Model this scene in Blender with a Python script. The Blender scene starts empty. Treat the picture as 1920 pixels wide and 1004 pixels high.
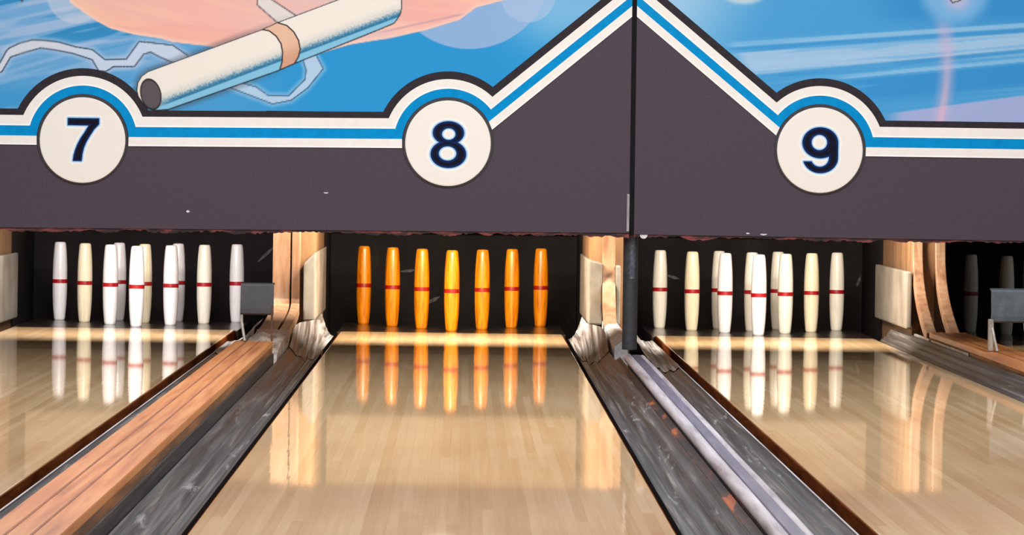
import bpy, bmesh, math, random
import numpy as np
from mathutils import Matrix, Vector

# ------------------------------------------------------------------ camera, world, lights, exposure
F, UC, VC, ROLL, H = 8059.0, 873.0, 312.0, 0.0138, 0.819     # focal length in px, vanishing point, roll, eye height
SC = bpy.context.scene
COL = SC.collection
cam_d = bpy.data.cameras.new('camera')
cam = bpy.data.objects.new('camera', cam_d)
COL.objects.link(cam)
cam_d.sensor_width = 36.0
cam_d.lens = 36.0 * F / 1920.0
cam_d.shift_x = (960 - UC) / 1920.0
cam_d.shift_y = (VC - 502) / 1920.0
cam_d.clip_end = 200
cam.matrix_world = Matrix.Translation((0, 0, H)) @ Matrix.Rotation(math.pi / 2, 4, 'X') @ Matrix.Rotation(ROLL, 4, 'Z')
SC.camera = cam

w = bpy.data.worlds.new('world')
SC.world = w
w.use_nodes = True
w.node_tree.nodes['Background'].inputs[0].default_value = (0.97, 0.985, 1.0, 1)
w.node_tree.nodes['Background'].inputs[1].default_value = 0.25

SC.view_settings.view_transform = 'Standard'
SC.view_settings.look = 'None'
SC.view_settings.exposure = 0.0
SC.view_settings.gamma = 1.0
SC.view_settings.use_curve_mapping = False


def area(name, loc, target, sx, sy, power, color):
    d = bpy.data.lights.new(name, 'AREA')
    d.shape = 'RECTANGLE'
    d.size, d.size_y, d.energy, d.color = sx, sy, power, color
    o = bpy.data.objects.new(name, d)
    COL.objects.link(o)
    o.location = loc
    o.rotation_euler = (Vector(target) - Vector(loc)).to_track_quat('-Z', 'Y').to_euler()
    return o


# ceiling lights of the hall, over the lanes in front of the masking units
area('hall_ceiling_light', (0.2, 12.5, 3.3), (0.2, 17.5, 0.5), 7.0, 1.2, 168, (0.93, 0.97, 1.0))
area('hall_ceiling_light', (0.2, 9.5, 3.3), (0.2, 10.5, 0.0), 7.0, 1.2, 225, (1.0, 0.96, 0.93))
area('hall_ceiling_light', (0.2, 15.2, 3.3), (0.2, 14.6, 0.0), 7.0, 0.9, 140, (0.95, 0.98, 1.0))
# tube lamps behind the masking units, one above each pin deck (the one of the last lane is off)
LAMPS = [(-1.63, 58, (1.0, 0.97, 0.96)), (-0.06, 88, (1.0, 0.90, 0.74)), (1.469, 68, (1.0, 0.92, 0.82))]
for lx, lp, lc in LAMPS:
    area('pin_deck_lamp', (lx, 20.0, 0.86), (lx, 21.1, 0.12), 0.8, 0.10, lp, lc)

rnd = random.Random(4)


# ------------------------------------------------------------------ helpers
def at(u, v, Y):
    """a pixel of the photograph at depth Y -> (x, z)"""
    du, dv = u - UC, v - VC
    uu = du * math.cos(ROLL) + dv * math.sin(ROLL)
    vv = -du * math.sin(ROLL) + dv * math.cos(ROLL)
    return uu * Y / F, H - vv * Y / F


def lin(c):
    return tuple(((x / 255.0) / 12.92 if x / 255.0 <= 0.04045 else ((x / 255.0 + 0.055) / 1.055) ** 2.4) for x in c)


def rgba(c):
    return lin(c) + (1.0,)


def base_mat(name, rough=0.5, spec=0.5, metal=0.0, coat=0.0, coat_rough=0.05):
    m = bpy.data.materials.new(name)
    m.use_nodes = True
    p = m.node_tree.nodes['Principled BSDF']
    p.inputs['Roughness'].default_value = rough
    p.inputs['Specular IOR Level'].default_value = spec
    p.inputs['Metallic'].default_value = metal
    p.inputs['Coat Weight'].default_value = coat
    p.inputs['Coat Roughness'].default_value = coat_rough
    return m, m.node_tree, p


def N(nt, kind, **kw):
    n = nt.nodes.new(kind)
    for k, v in kw.items():
        if k.startswith('i_'):
            n.inputs[int(k[2:])].default_value = v
        else:
            setattr(n, k, v)
    return n


def ramp(nt, stops):
    r = nt.nodes.new('ShaderNodeValToRGB')
    e = r.color_ramp.elements
    while len(e) < len(stops):
        e.new(0.5)
    for i, (p, c) in enumerate(stops):
        e[i].position = p
        e[i].color = rgba(c)
    return r


def noise_mat(name, stops, scale=(10, 10, 10), detail=4, nscale=1.0, rough=0.5, bump=0.0, spec=0.5, metal=0.0,
              coat=0.0, coat_rough=0.05, rough_var=0.0, distort=0.0):
    """object-space stretched noise driven through a colour ramp"""
    m, nt, p = base_mat(name, rough, spec, metal, coat, coat_rough)
    tc = N(nt, 'ShaderNodeTexCoord')
    mp = N(nt, 'ShaderNodeMapping')
    mp.inputs['Scale'].default_value = scale
    no = N(nt, 'ShaderNodeTexNoise')
    no.inputs['Scale'].default_value = nscale
    no.inputs['Detail'].default_value = detail
    no.inputs['Roughness'].default_value = 0.6
    no.inputs['Distortion'].default_value = distort
    r = ramp(nt, stops)
    L = nt.links.new
    L(tc.outputs['Object'], mp.inputs[0])
    L(mp.outputs[0], no.inputs['Vector'])
    L(no.outputs[0], r.inputs[0])
    L(r.outputs[0], p.inputs['Base Color'])
    if bump:
        b = N(nt, 'ShaderNodeBump')
        b.inputs['Strength'].default_value = bump
        b.inputs['Distance'].default_value = 0.01
        L(no.outputs[0], b.inputs['Height'])
        L(b.outputs[0], p.inputs['Normal'])
    if rough_var:
        mr = N(nt, 'ShaderNodeMapRange')
        mr.inputs[3].default_value = max(0.02, rough - rough_var)
        mr.inputs[4].default_value = min(1, rough + rough_var)
        L(no.outputs[0], mr.inputs[0])
        L(mr.outputs[0], p.inputs['Roughness'])
    return m


def attr_mat(name, rough=0.4, spec=0.4):
    m, nt, p = base_mat(name, rough, spec)
    a = N(nt, 'ShaderNodeVertexColor')
    a.layer_name = 'paint'
    nt.links.new(a.outputs[0], p.inputs['Base Color'])
    return m


def lane_mat():
    m, nt, p = base_mat('maple_lane_boards', 0.5, 0.06, 0.0, 1.0, 0.032)
    L = nt.links.new
    tc = N(nt, 'ShaderNodeTexCoord')
    sx = N(nt, 'ShaderNodeSeparateXYZ')
    L(tc.outputs['Object'], sx.inputs[0])
    bx = N(nt, 'ShaderNodeMath', operation='DIVIDE', i_1=0.0272)
    L(sx.outputs[0], bx.inputs[0])
    fl = N(nt, 'ShaderNodeMath', operation='FLOOR')
    L(bx.outputs[0], fl.inputs[0])
    fr = N(nt, 'ShaderNodeMath', operation='FRACT')
    L(bx.outputs[0], fr.inputs[0])
    wn = N(nt, 'ShaderNodeTexWhiteNoise', noise_dimensions='1D')
    L(fl.outputs[0], wn.inputs['W'])
    # board lengths, staggered per board
    yo = N(nt, 'ShaderNodeMath', operation='MULTIPLY', i_1=3.1)
    L(wn.outputs[0], yo.inputs[0])
    ya = N(nt, 'ShaderNodeMath', operation='ADD')
    L(sx.outputs[1], ya.inputs[0])
    L(yo.outputs[0], ya.inputs[1])
    yd = N(nt, 'ShaderNodeMath', operation='DIVIDE', i_1=3.6)
    L(ya.outputs[0], yd.inputs[0])
    yf = N(nt, 'ShaderNodeMath', operation='FLOOR')
    L(yd.outputs[0], yf.inputs[0])
    cx = N(nt, 'ShaderNodeCombineXYZ')
    L(fl.outputs[0], cx.inputs[0])
    L(yf.outputs[0], cx.inputs[1])
    wn2 = N(nt, 'ShaderNodeTexWhiteNoise', noise_dimensions='2D')
    L(cx.outputs[0], wn2.inputs['Vector'])
    mp = N(nt, 'ShaderNodeMapping')
    mp.inputs['Scale'].default_value = (90, 1.1, 1)
    L(tc.outputs['Object'], mp.inputs[0])
    no = N(nt, 'ShaderNodeTexNoise')
    no.inputs['Scale'].default_value = 1.0
    no.inputs['Detail'].default_value = 4
    L(mp.outputs[0], no.inputs['Vector'])
    mp2 = N(nt, 'ShaderNodeMapping')
    mp2.inputs['Scale'].default_value = (1.3, 0.45, 1)
    L(tc.outputs['Object'], mp2.inputs[0])
    no2 = N(nt, 'ShaderNodeTexNoise')
    no2.inputs['Scale'].default_value = 1.6
    no2.inputs['Detail'].default_value = 3
    L(mp2.outputs[0], no2.inputs['Vector'])
    a1 = N(nt, 'ShaderNodeMath', operation='MULTIPLY', i_1=0.24)
    L(wn2.outputs[0], a1.inputs[0])
    a2 = N(nt, 'ShaderNodeMath', operation='MULTIPLY_ADD', i_1=0.34)
    L(no.outputs[0], a2.inputs[0])
    L(a1.outputs[0], a2.inputs[2])
    a3 = N(nt, 'ShaderNodeMath', operation='MULTIPLY_ADD', i_1=0.50)
    L(no2.outputs[0], a3.inputs[0])
    L(a2.outputs[0], a3.inputs[2])
    r = ramp(nt, LANE_STOPS)
    L(a3.outputs[0], r.inputs[0])
    # thin dark seam between boards
    ab = N(nt, 'ShaderNodeMath', operation='GREATER_THAN', i_1=0.965)
    L(fr.outputs[0], ab.inputs[0])
    mx = N(nt, 'ShaderNodeMixRGB', blend_type='MULTIPLY')
    mx.inputs[2].default_value = (0.86, 0.82, 0.78, 1)
    L(ab.outputs[0], mx.inputs[0])
    L(r.outputs[0], mx.inputs[1])
    L(mx.outputs[0], p.inputs['Base Color'])
    # faint unevenness of the finish, board by board
    bp = N(nt, 'ShaderNodeBump')
    bp.inputs['Strength'].default_value = 0.03
    bp.inputs['Distance'].default_value = 0.002
    L(no.outputs[0], bp.inputs['Height'])
    L(bp.outputs[0], p.inputs['Coat Normal'])
    p.inputs['Coat IOR'].default_value = 1.11
    return m


LANE_STOPS = [(0.15, (186, 142, 98)), (0.42, (210, 170, 122)), (0.70, (228, 194, 150)), (0.92, (238, 210, 170))]

M = {}
M['lane'] = lane_mat()
M['lane_side'] = noise_mat('dark_brown_edge_board', [(0.3, (70, 34, 16)), (0.7, (112, 60, 32))], (30, 2, 30), rough=0.8, spec=0.0)
M['deck'] = noise_mat('black_pin_plate', [(0.3, (20, 16, 14)), (0.7, (46, 38, 33))], (14, 5, 10), rough=0.2, rough_var=0.06)
M['gutter'] = noise_mat('worn_charcoal_gutter', [(0.30, (22, 19, 18)), (0.48, (58, 53, 51)), (0.62, (92, 85, 82)), (0.78, (160, 153, 148))],
                        (70, 0.8, 20), 6, rough=0.42, bump=0.5, rough_var=0.12, distort=0.25)
_nt = M['gutter'].node_tree
_tc = N(_nt, 'ShaderNodeTexCoord'); _mp = N(_nt, 'ShaderNodeMapping'); _mp.inputs['Scale'].default_value = (17, 1.5, 17)
_no = N(_nt, 'ShaderNodeTexNoise'); _no.inputs['Scale'].default_value = 1.0; _no.inputs['Detail'].default_value = 7; _no.inputs['Roughness'].default_value = 0.7
_r = ramp(_nt, [(0.60, (0, 0, 0)), (0.70, (255, 255, 255))])
_mx = N(_nt, 'ShaderNodeMixRGB'); _mx.inputs[2].default_value = rgba((164, 162, 162))
_p = _nt.nodes['Principled BSDF']
_src = _p.inputs['Base Color'].links[0].from_socket
_nt.links.new(_tc.outputs['Object'], _mp.inputs[0]); _nt.links.new(_mp.outputs[0], _no.inputs['Vector']); _nt.links.new(_no.outputs[0], _r.inputs[0])
_nt.links.new(_r.outputs[0], _mx.inputs[0]); _nt.links.new(_src, _mx.inputs[1]); _nt.links.new(_mx.outputs[0], _p.inputs['Base Color'])
M['scoop'] = noise_mat('scuffed_metal_scoop', [(0.30, (34, 31, 31)), (0.42, (78, 74, 74)), (0.54, (150, 145, 143)), (0.68, (220, 215, 212))],
                       (60, 0.7, 3), 4, rough=0.42, bump=0.06, distort=0.15)
M['capwood'] = noise_mat('orange_stained_wood', [(0.25, (150, 82, 38)), (0.45, (204, 122, 62)), (0.6, (220, 146, 84)), (0.8, (226, 164, 110))],
                         (34, 0.9, 20), 6, rough=0.36, bump=0.12, distort=0.3)
M['capside'] = noise_mat('stained_side_board', [(0.3, (54, 38, 28)), (0.5, (120, 76, 44)), (0.72, (186, 118, 64))], (40, 1.1, 25), 5, rough=0.5, bump=0.2)
M['capdark'] = noise_mat('dark_rubber_skirt', [(0.3, (26, 24, 25)), (0.6, (58, 54, 56)), (0.85, (92, 86, 86))], (40, 1.2, 60), 5, rough=0.55, bump=0.4)
M['groove'] = noise_mat('groove_line', [(0.3, (128, 72, 42)), (0.7, (160, 98, 62))], (20, 3, 20), rough=0.6)
M['black'] = noise_mat('black_curtain', [(0.25, (20, 17, 17)), (0.6, (33, 28, 27)), (0.9, (52, 45, 42))], (5, 5, 3), 5, rough=0.8, spec=0.15)
M['pit'] = noise_mat('black_pit_board', [(0.25, (14, 12, 12)), (0.7, (30, 26, 25))], (6, 6, 6), 3, rough=0.7, spec=0.2)
M['wood'] = noise_mat('worn_pale_wood', [(0.25, (92, 56, 34)), (0.42, (128, 90, 62)), (0.6, (144, 112, 86)), (0.8, (156, 132, 114))],
                      (18, 18, 2.4), 5, rough=0.5, bump=0.15, distort=0.3)
M['tanwood'] = noise_mat('tan_kickback_board', [(0.25, (96, 66, 40)), (0.6, (136, 100, 66)), (0.85, (160, 128, 92))], (8, 8, 2), 4, rough=0.55)
M['guard'] = noise_mat('ivory_plastic_guard', [(0.25, (96, 88, 78)), (0.5, (132, 124, 112)), (0.8, (156, 149, 138))], (7, 3, 4), 5, rough=0.45, bump=0.1)
M['worn'] = noise_mat('chipped_cream_paint', [(0.28, (90, 66, 54)), (0.40, (186, 158, 138)), (0.55, (226, 210, 198)), (0.85, (240, 232, 226))], (22, 5, 18), 5, rough=0.5, bump=0.15)
M['whitefoot'] = noise_mat('white_painted_foot', [(0.3, (170, 160, 158)), (0.6, (226, 220, 222))], (30, 10, 30), 5, rough=0.4)
M['post'] = noise_mat('charcoal_padded_post', [(0.3, (44, 43, 46)), (0.7, (62, 60, 64))], (40, 40, 40), 3, rough=0.6)
M['tape'] = noise_mat('wrinkled_dark_tape', [(0.3, (52, 54, 66)), (0.7, (96, 100, 114))], (60, 60, 18), 3, rough=0.3)
M['chrome'] = noise_mat('scratched_metal_strip', [(0.3, (130, 126, 132)), (0.7, (196, 192, 198))], (60, 60, 8), 3, rough=0.35, metal=0.4)
M['rail'] = noise_mat('scuffed_white_rail', [(0.25, (110, 102, 104)), (0.45, (186, 178, 184)), (0.7, (224, 218, 226))], (40, 1.2, 20), 5, rough=0.35)
M['railflat'] = noise_mat('lavender_grey_strip', [(0.3, (92, 86, 102)), (0.6, (118, 110, 130)), (0.8, (150, 144, 160))], (50, 1.5, 20), 4, rough=0.45)
M['trough'] = noise_mat('rusty_brown_trough', [(0.3, (30, 23, 20)), (0.5, (60, 45, 39)), (0.57, (104, 62, 42)), (0.63, (206, 112, 60))], (16, 1.6, 10), 4, rough=0.45)
M['panel'] = noise_mat('charcoal_plum_paint', [(0.3, (76, 66, 77)), (0.7, (82, 71, 82))], (90, 90, 90), 3, rough=0.55, spec=0.1)
M['joint'] = noise_mat('black_joint_strip', [(0.3, (12, 11, 14)), (0.7, (22, 20, 25))], (30, 30, 9), 3, rough=0.6, spec=0.1)
M['trim_dark'] = noise_mat('charcoal_stripe_paint', [(0.3, (42, 37, 43)), (0.7, (52, 46, 52))], (40, 40, 40), 3, rough=0.5, spec=0.1)
M['trim_white'] = noise_mat('cream_stripe_paint', [(0.3, (240, 233, 228)), (0.7, (245, 240, 236))], (26, 26, 26), 2, rough=0.45, spec=0.15)
M['trim_bright'] = noise_mat('bright_stripe_edge', [(0.3, (252, 250, 250)), (0.7, (255, 255, 255))], (26, 26, 26), 2, rough=0.4, spec=0.2)
M['trim_blue'] = noise_mat('cyan_stripe_paint', [(0.3, (0, 134, 200)), (0.7, (0, 148, 214))], (30, 30, 30), 4, rough=0.5, spec=0.06)
M['ragged'] = noise_mat('chipped_red_edge', [(0.42, (24, 17, 18)), (0.52, (74, 30, 32)), (0.60, (138, 62, 60)), (0.70, (84, 60, 54))], (9, 9, 60), 5, rough=0.7)
M['flake'] = noise_mat('white_paint_chip', [(0.3, (196, 190, 192)), (0.7, (236, 232, 232))], (90, 90, 90), 2, rough=0.5)
M['art'] = attr_mat('airbrushed_artwork', 0.5, 0.1)
M['disc'] = attr_mat('cream_number_disc', 0.45, 0.15)
M['discrim'] = noise_mat('cream_disc_rim', [(0.3, (236, 228, 218)), (0.7, (246, 240, 232))], (30, 30, 30), 2, rough=0.4)
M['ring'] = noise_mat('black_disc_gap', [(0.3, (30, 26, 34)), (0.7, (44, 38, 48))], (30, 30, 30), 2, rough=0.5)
M['digit'] = noise_mat('navy_digit_edge', [(0.3, (4, 30, 80)), (0.7, (8, 42, 98))], (50, 50, 50), 2, rough=0.5, spec=0.08)
M['digitcore'] = noise_mat('blackened_navy_digit', [(0.3, (10, 10, 30)), (0.7, (22, 18, 38))], (50, 50, 50), 3, rough=0.5, spec=0.08)
M['hood_dark'] = noise_mat('matte_charcoal_hood', [(0.3, (52, 50, 52)), (0.7, (64, 61, 63))], (20, 20, 20), 3, rough=0.5)
M['hood_grey'] = noise_mat('slate_grey_hood', [(0.3, (62, 68, 74)), (0.7, (84, 90, 96))], (20, 20, 12), 3, rough=0.42, metal=0.2)
M['bracket'] = noise_mat('pale_metal_bracket', [(0.3, (128, 116, 106)), (0.7, (190, 180, 168))], (40, 40, 14), 3, rough=0.4, metal=0.2)
M['rust'] = noise_mat('rusty_rod', [(0.3, (76, 44, 34)), (0.7, (128, 82, 62))], (40, 40, 14), 3, rough=0.6)
M['backboard'] = noise_mat('cream_back_board', [(0.3, (138, 112, 84)), (0.7, (166, 138, 106))], (3, 3, 6), 3, rough=0.7)
M['scuff'] = noise_mat('grey_scuff', [(0.35, (30, 27, 26)), (0.6, (84, 78, 76))], (40, 40, 40), 4, rough=0.7)
M['floor'] = noise_mat('dark_subfloor', [(0.3, (14, 12, 12)), (0.7, (26, 23, 22))], (3, 3, 3), 3, rough=0.8)


def pin_mat(name, a, b, c, rough=0.32):
    return noise_mat(name, [(0.25, a), (0.5, b), (0.8, c)], (60, 60, 7), 5, rough=rough, bump=0.05)


M['pin_white'] = pin_mat('white_pin_plastic', (206, 198, 196), (224, 218, 216), (232, 228, 226))
M['pin_cream'] = pin_mat('cream_pin_plastic', (206, 190, 156), (228, 212, 178), (236, 224, 198))
M['pin_ivory'] = pin_mat('ivory_pin_plastic', (206, 196, 176), (226, 218, 200), (234, 228, 214))
M['pin_orange'] = pin_mat('orange_pin_plastic', (140, 60, 0), (214, 118, 4), (236, 152, 10))
M['band_red'] = noise_mat('red_pin_band', [(0.3, (132, 10, 20)), (0.7, (170, 22, 32))], (50, 50, 50), 3, rough=0.35)
M['band_darkred'] = noise_mat('dark_red_pin_band', [(0.3, (112, 8, 4)), (0.7, (164, 20, 8))], (50, 50, 50), 3, rough=0.35)


class MB:
    def __init__(self):
        self.v, self.f, self.m, self.mats = [], [], [], []

    def mi(self, key):
        if key not in self.mats:
            self.mats.append(key)
        return self.mats.index(key)

    def quad(self, pts, key):
        b = len(self.v)
        self.v += [tuple(p) for p in pts]
        self.f.append(tuple(range(b, b + len(pts))))
        self.m.append(self.mi(key))

    def box(self, x0, x1, y0, y1, z0, z1, key):
        b = len(self.v)
        self.v += [(x, y, z) for z in (z0, z1) for y in (y0, y1) for x in (x0, x1)]
        k = self.mi(key)
        for q in ((0, 2, 3, 1), (4, 5, 7, 6), (0, 1, 5, 4), (2, 6, 7, 3), (0, 4, 6, 2), (1, 3, 7, 5)):
            self.f.append(tuple(b + i for i in q))
            self.m.append(k)

    def prism(self, poly, y0, y1, key, side=None):
        """polygon in (x,z), pulled from y0 (front) to y1"""
        n = len(poly)
        b = len(self.v)
        self.v += [(x, y0, z) for x, z in poly] + [(x, y1, z) for x, z in poly]
        self.f.append(tuple(range(b, b + n)))
        self.m.append(self.mi(key))
        self.f.append(tuple(range(b + 2 * n - 1, b + n - 1, -1)))
        self.m.append(self.mi(key))
        for i in range(n):
            j = (i + 1) % n
            self.f.append((b + i, b + n + i, b + n + j, b + j))
            self.m.append(self.mi(side or key))

    def grid(self, rows, key, close=False):
        """rows of points -> quads"""
        b = len(self.v)
        n = len(rows[0])
        for r in rows:
            self.v += [tuple(p) for p in r]
        k = self.mi(key)
        for i in range(len(rows) - 1):
            for j in range(n if close else n - 1):
                j2 = (j + 1) % n
                self.f.append((b + i * n + j, b + i * n + j2, b + (i + 1) * n + j2, b + (i + 1) * n + j))
                self.m.append(k)

    def tube(self, pts, r, key, n=10):
        rows = []
        pts = [Vector(p) for p in pts]
        for i, p in enumerate(pts):
            t = (pts[min(i + 1, len(pts) - 1)] - pts[max(i - 1, 0)]).normalized()
            a = t.cross(Vector((0, 0, 1)))
            if a.length < 1e-3:
                a = t.cross(Vector((0, 1, 0)))
            a.normalize()
            c = t.cross(a)
            rr = r[i] if isinstance(r, (list, tuple)) else r
            rows.append([p + a * rr * math.cos(2 * math.pi * k / n) + c * rr * math.sin(2 * math.pi * k / n) for k in range(n)])
        self.grid(rows, key, close=True)
        self.quad(rows[0][::-1], key)
        self.quad(rows[-1], key)

    def lathe(self, prof, key, n=28):
        rows = [[(r * math.cos(2 * math.pi * k / n), r * math.sin(2 * math.pi * k / n), z) for k in range(n)] for r, z in prof]
        self.grid(rows, key, close=True)
        self.quad(rows[0][::-1], key)
        self.quad(rows[-1], key)

    def build(self, name, parent=None, smooth=False, bevel=0.0, loc=(0, 0, 0)):
        me = bpy.data.meshes.new(name)
        me.from_pydata(self.v, [], self.f)
        for k in self.mats:
            me.materials.append(M[k])
        me.polygons.foreach_set('material_index', self.m)
        bm = bmesh.new()
        bm.from_mesh(me)
        bmesh.ops.recalc_face_normals(bm, faces=bm.faces)
        if bevel:
            bmesh.ops.remove_doubles(bm, verts=bm.verts, dist=1e-6)
            bmesh.ops.bevel(bm, geom=[e for e in bm.edges if len(e.link_faces) == 2 and e.calc_face_angle(0) > 0.6],
                            offset=bevel, segments=2, profile=0.6, affect='EDGES', clamp_overlap=True)
        bm.to_mesh(me)
        bm.free()
        if smooth:
            me.polygons.foreach_set('use_smooth', [True] * len(me.polygons))
            if hasattr(me, 'set_sharp_from_angle'):
                me.set_sharp_from_angle(angle=math.radians(40))
        o = bpy.data.objects.new(name, me)
        COL.objects.link(o)
        o.location = loc
        if parent:
            o.parent = parent
        return o


def tag(o, label, cat, group=None):
    o['label'] = label
    o['category'] = cat
    if group:
        o['group'] = group
    return o


def thing(name, label, cat, loc=(0, 0, 0), group=None):
    o = bpy.data.objects.new(name, None)
    o.empty_display_size = 0.1
    COL.objects.link(o)
    o.location = loc
    return tag(o, label, cat, group)


def struct(o):
    o['kind'] = 'structure'
    return o


# ------------------------------------------------------------------ layout (metres; x across, y down the lanes, z up)
Y0, YW, YD, YB = 6.5, 21.08, 22.48, 22.95       # near end of what is built, end of the maple, end of the pin plate, pit curtain
YM = 18.1                                        # front of the masking units
LANES = {7: (-2.205, -1.125), 8: (-0.600, 0.482), 9: (0.945, 2.010), 10: (2.54, 3.60)}
PINC = {7: -1.63, 8: -0.060, 9: 1.469, 10: 3.075}

# ------------------------------------------------------------------ setting
b = MB(); b.box(-4.2, 4.6, Y0, 23.2, -0.32, -0.16, 'floor'); struct(b.build('floor'))
b = MB(); b.box(-4.2, 4.6, YB, 23.1, -0.16, 2.2, 'black')
for u_, v_, L_, a_, t_ in ((766, 508, 16, 0.1, 3), (812, 563, 15, 0.45, 3.5), (798, 500, 7, -0.6, 2.5), (498, 478, 22, 0.75, 3), (1262, 520, 14, -0.3, 3), (1610, 528, 12, 1.2, 3)):
    x_, z_ = at(u_, v_, YB)
    k_ = YB / F
    ca_, sa_ = math.cos(a_), math.sin(a_)
    b.quad([(x_ + k_ * (p_ * L_ * ca_ - q_ * t_ * sa_), YB - 0.0015, z_ + k_ * (p_ * L_ * sa_ + q_ * t_ * ca_)) for p_, q_ in ((-1, 0), (-0.5, -0.8), (0.3, -1), (1, 0.2), (0.4, 0.9), (-0.4, 0.8))], 'scuff')
struct(b.build('wall_back'))
b = MB(); b.box(-4.1, 4.5, 22.6, 22.66, 0.5, 1.245, 'backboard'); b.box(-4.1, 4.5, 22.661, 22.93, 1.0, 1.245, 'pit')
struct(b.build('trim_backboard'))
b = MB(); b.box(-4.2, 4.6, 18.2, 22.94, 1.25, 1.33, 'pit'); struct(b.build('ceiling'))

# ------------------------------------------------------------------ lanes
LANE_LABEL = {7: 'glossy maple bowling lane under the number 7, reflecting white pins',
              8: 'glossy maple bowling lane under the number 8, reflecting orange pins',
              9: 'glossy maple bowling lane under the number 9, reflecting warm white pins',
              10: 'dark bowling lane behind the slate grey hood, its lamp off'}
for n, (x0, x1) in LANES.items():
    t = thing('bowling_lane', LANE_LABEL[n], 'bowling lane', ((x0 + x1) / 2, YW, -0.05), 'bowling lanes')
    cx = (x0 + x1) / 2
    hw = (x1 - x0) / 2
    b = MB(); b.box(-hw, hw, Y0 - YW, 0, 0.008, 0.05, 'lane'); b.build('lane_bed', t, bevel=0.002)
    for s in (-1, 1):
        b = MB(); b.box(min(s * (hw + 0.0003), s * (hw + 0.004)), max(s * (hw + 0.0003), s * (hw + 0.004)), Y0 - YW, 0, -0.03, 0.0465, 'lane_side')
        b.build('edge_board', t)
    b = MB(); b.box(-hw - 0.02, hw + 0.02, 0.002, YD - YW, 0.0, 0.047, 'deck')
    o = b.build('pin_plate', t, bevel=0.003); o['label'] = 'black pin plate at the end of the lane'


# ------------------------------------------------------------------ gutters
def gutter(xi, xo, y1, label, zi=-0.024, zo=0.0, seed=0, scoop=True, y_s=19.15, zo_s=0.085, xk=None, lip=False, dep=0.04):
    """xi = lip beside the lane, xo = lip beside the divider"""
    t = thing('lane_gutter', label, 'gutter', ((xi + xo) / 2, Y0, -0.16), 'gutters beside the lanes')
    r = random.Random(seed)
    ph = [r.uniform(0, 6.28) for _ in range(4)]

    def pt(tt, y, outer, dep, amp=0.0065):
        s_ = max(0, min(1, (y - 19.5) / 0.7))
        s_ = s_ * s_ * (3 - 2 * s_)
        xx = xo if xk is None else xo + (xk - xo) * s_
        x = xi + (xx - xi) * tt
        base = zi * (1 - tt) + outer * tt
        z = base - dep * math.sin(math.pi * min(1, tt * 1.02)) ** 0.8
        z += amp * math.sin(2 * math.pi * (3.6 * tt) + ph[0] + 0.5 * math.sin(y * 0.9 + ph[1])) * math.sin(math.pi * tt)
        return (x, y, z)

    NT = 30
    ys = [Y0 + (y_s - Y0) * i / 70 for i in range(71)]
    b = MB()
    b.grid([[(lambda p: (p[0] - t.location[0], p[1] - Y0, p[2] + 0.16))(pt(j / NT, y, zo, dep)) for j in range(NT + 1)] for y in ys], 'gutter')
    # skirt under the lip beside the lane, coloured black for the gap's shade
    b.quad([(xi - t.location[0], 0, zi + 0.16), (xi - t.location[0], y_s - Y0, zi + 0.16), (xi - t.location[0], y_s - Y0, 0.0), (xi - t.location[0], 0, 0.0)], 'pit')
    b.quad([(xo - t.location[0], 0, zo + 0.16), (xo - t.location[0], y_s - Y0, zo + 0.16), (xo - t.location[0], y_s - Y0, 0.0), (xo - t.location[0], 0, 0.0)], 'gutter')
    b.build('channel', t, smooth=True)
    if scoop:
        b = MB()
        rows = []
        for i in range(25):
            q = i / 24
            y = y_s - 0.05 + (y1 - y_s + 0.05) * q
            s = min(1, q / 0.35)
            s = s * s * (3 - 2 * s)
            outer = zo + (zo_s - zo) * s
            row = []
            for j in range(NT + 1):
                tt = j / NT
                x, yy, z = pt(tt, y, outer, 0.042 - 0.012 * s, 0.0065 * (1 - s))
                z += 0.006 + 0.0022 * math.sin(2 * math.pi * 5 * tt + 2.0 * q) * math.sin(math.pi * tt)
                row.append((x - t.location[0], yy - Y0, z + 0.16))
            rows.append(row)
        b.grid(rows, 'scoop')
        o = b.build('end_scoop', t, smooth=True)
        o['label'] = 'scuffed pale metal scoop at the pit end'
    if lip:
        b = MB()
        sg = 1 if xo > xi else -1
        xa, xb = xi - t.location[0], xi + sg * 0.005 - t.location[0]
        b.box(min(xa, xb), max(xa, xb), 0, y_s - Y0, zi + 0.1612, zi + 0.163, 'rail')
        o = b.build('lip_strip', t); o['label'] = 'thin white strip along the lane side'
    return t


D78 = (-0.935, -0.780)       # divider caps (x range), all 9 cm above the lanes
D910 = (2.125, 2.295)
gutter(-1.106, -0.940, 20.2, 'dark gutter between lane 7 and the orange wood cap', seed=1, lip=True)
gutter(-0.632, -0.772, 21.0, 'wide grey scuffed gutter between the orange wood cap and lane 8', seed=2, xk=-0.692)
gutter(0.511, 0.650, 21.0, 'dark ridged gutter between lane 8 and the rusty trough', seed=3, y_s=19.2, xk=0.578)
gutter(0.922, 0.775, 21.0, 'dark gutter between the white rails and lane 9', seed=4, zo=0.02, y_s=18.3, zo_s=0.04, xk=0.81, lip=True)
gutter(2.022, 2.108, 21.0, 'grey gutter between lane 9 and the red-brown cap', seed=5, y_s=20.9, scoop=False, xk=2.078, zi=-0.004, zo=0.055, dep=0.008)
gutter(-2.222, -2.300, 20.9, 'sliver of grey gutter at the outer edge of lane 7', seed=6, y_s=20.9, scoop=False, xk=-2.254)

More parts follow.
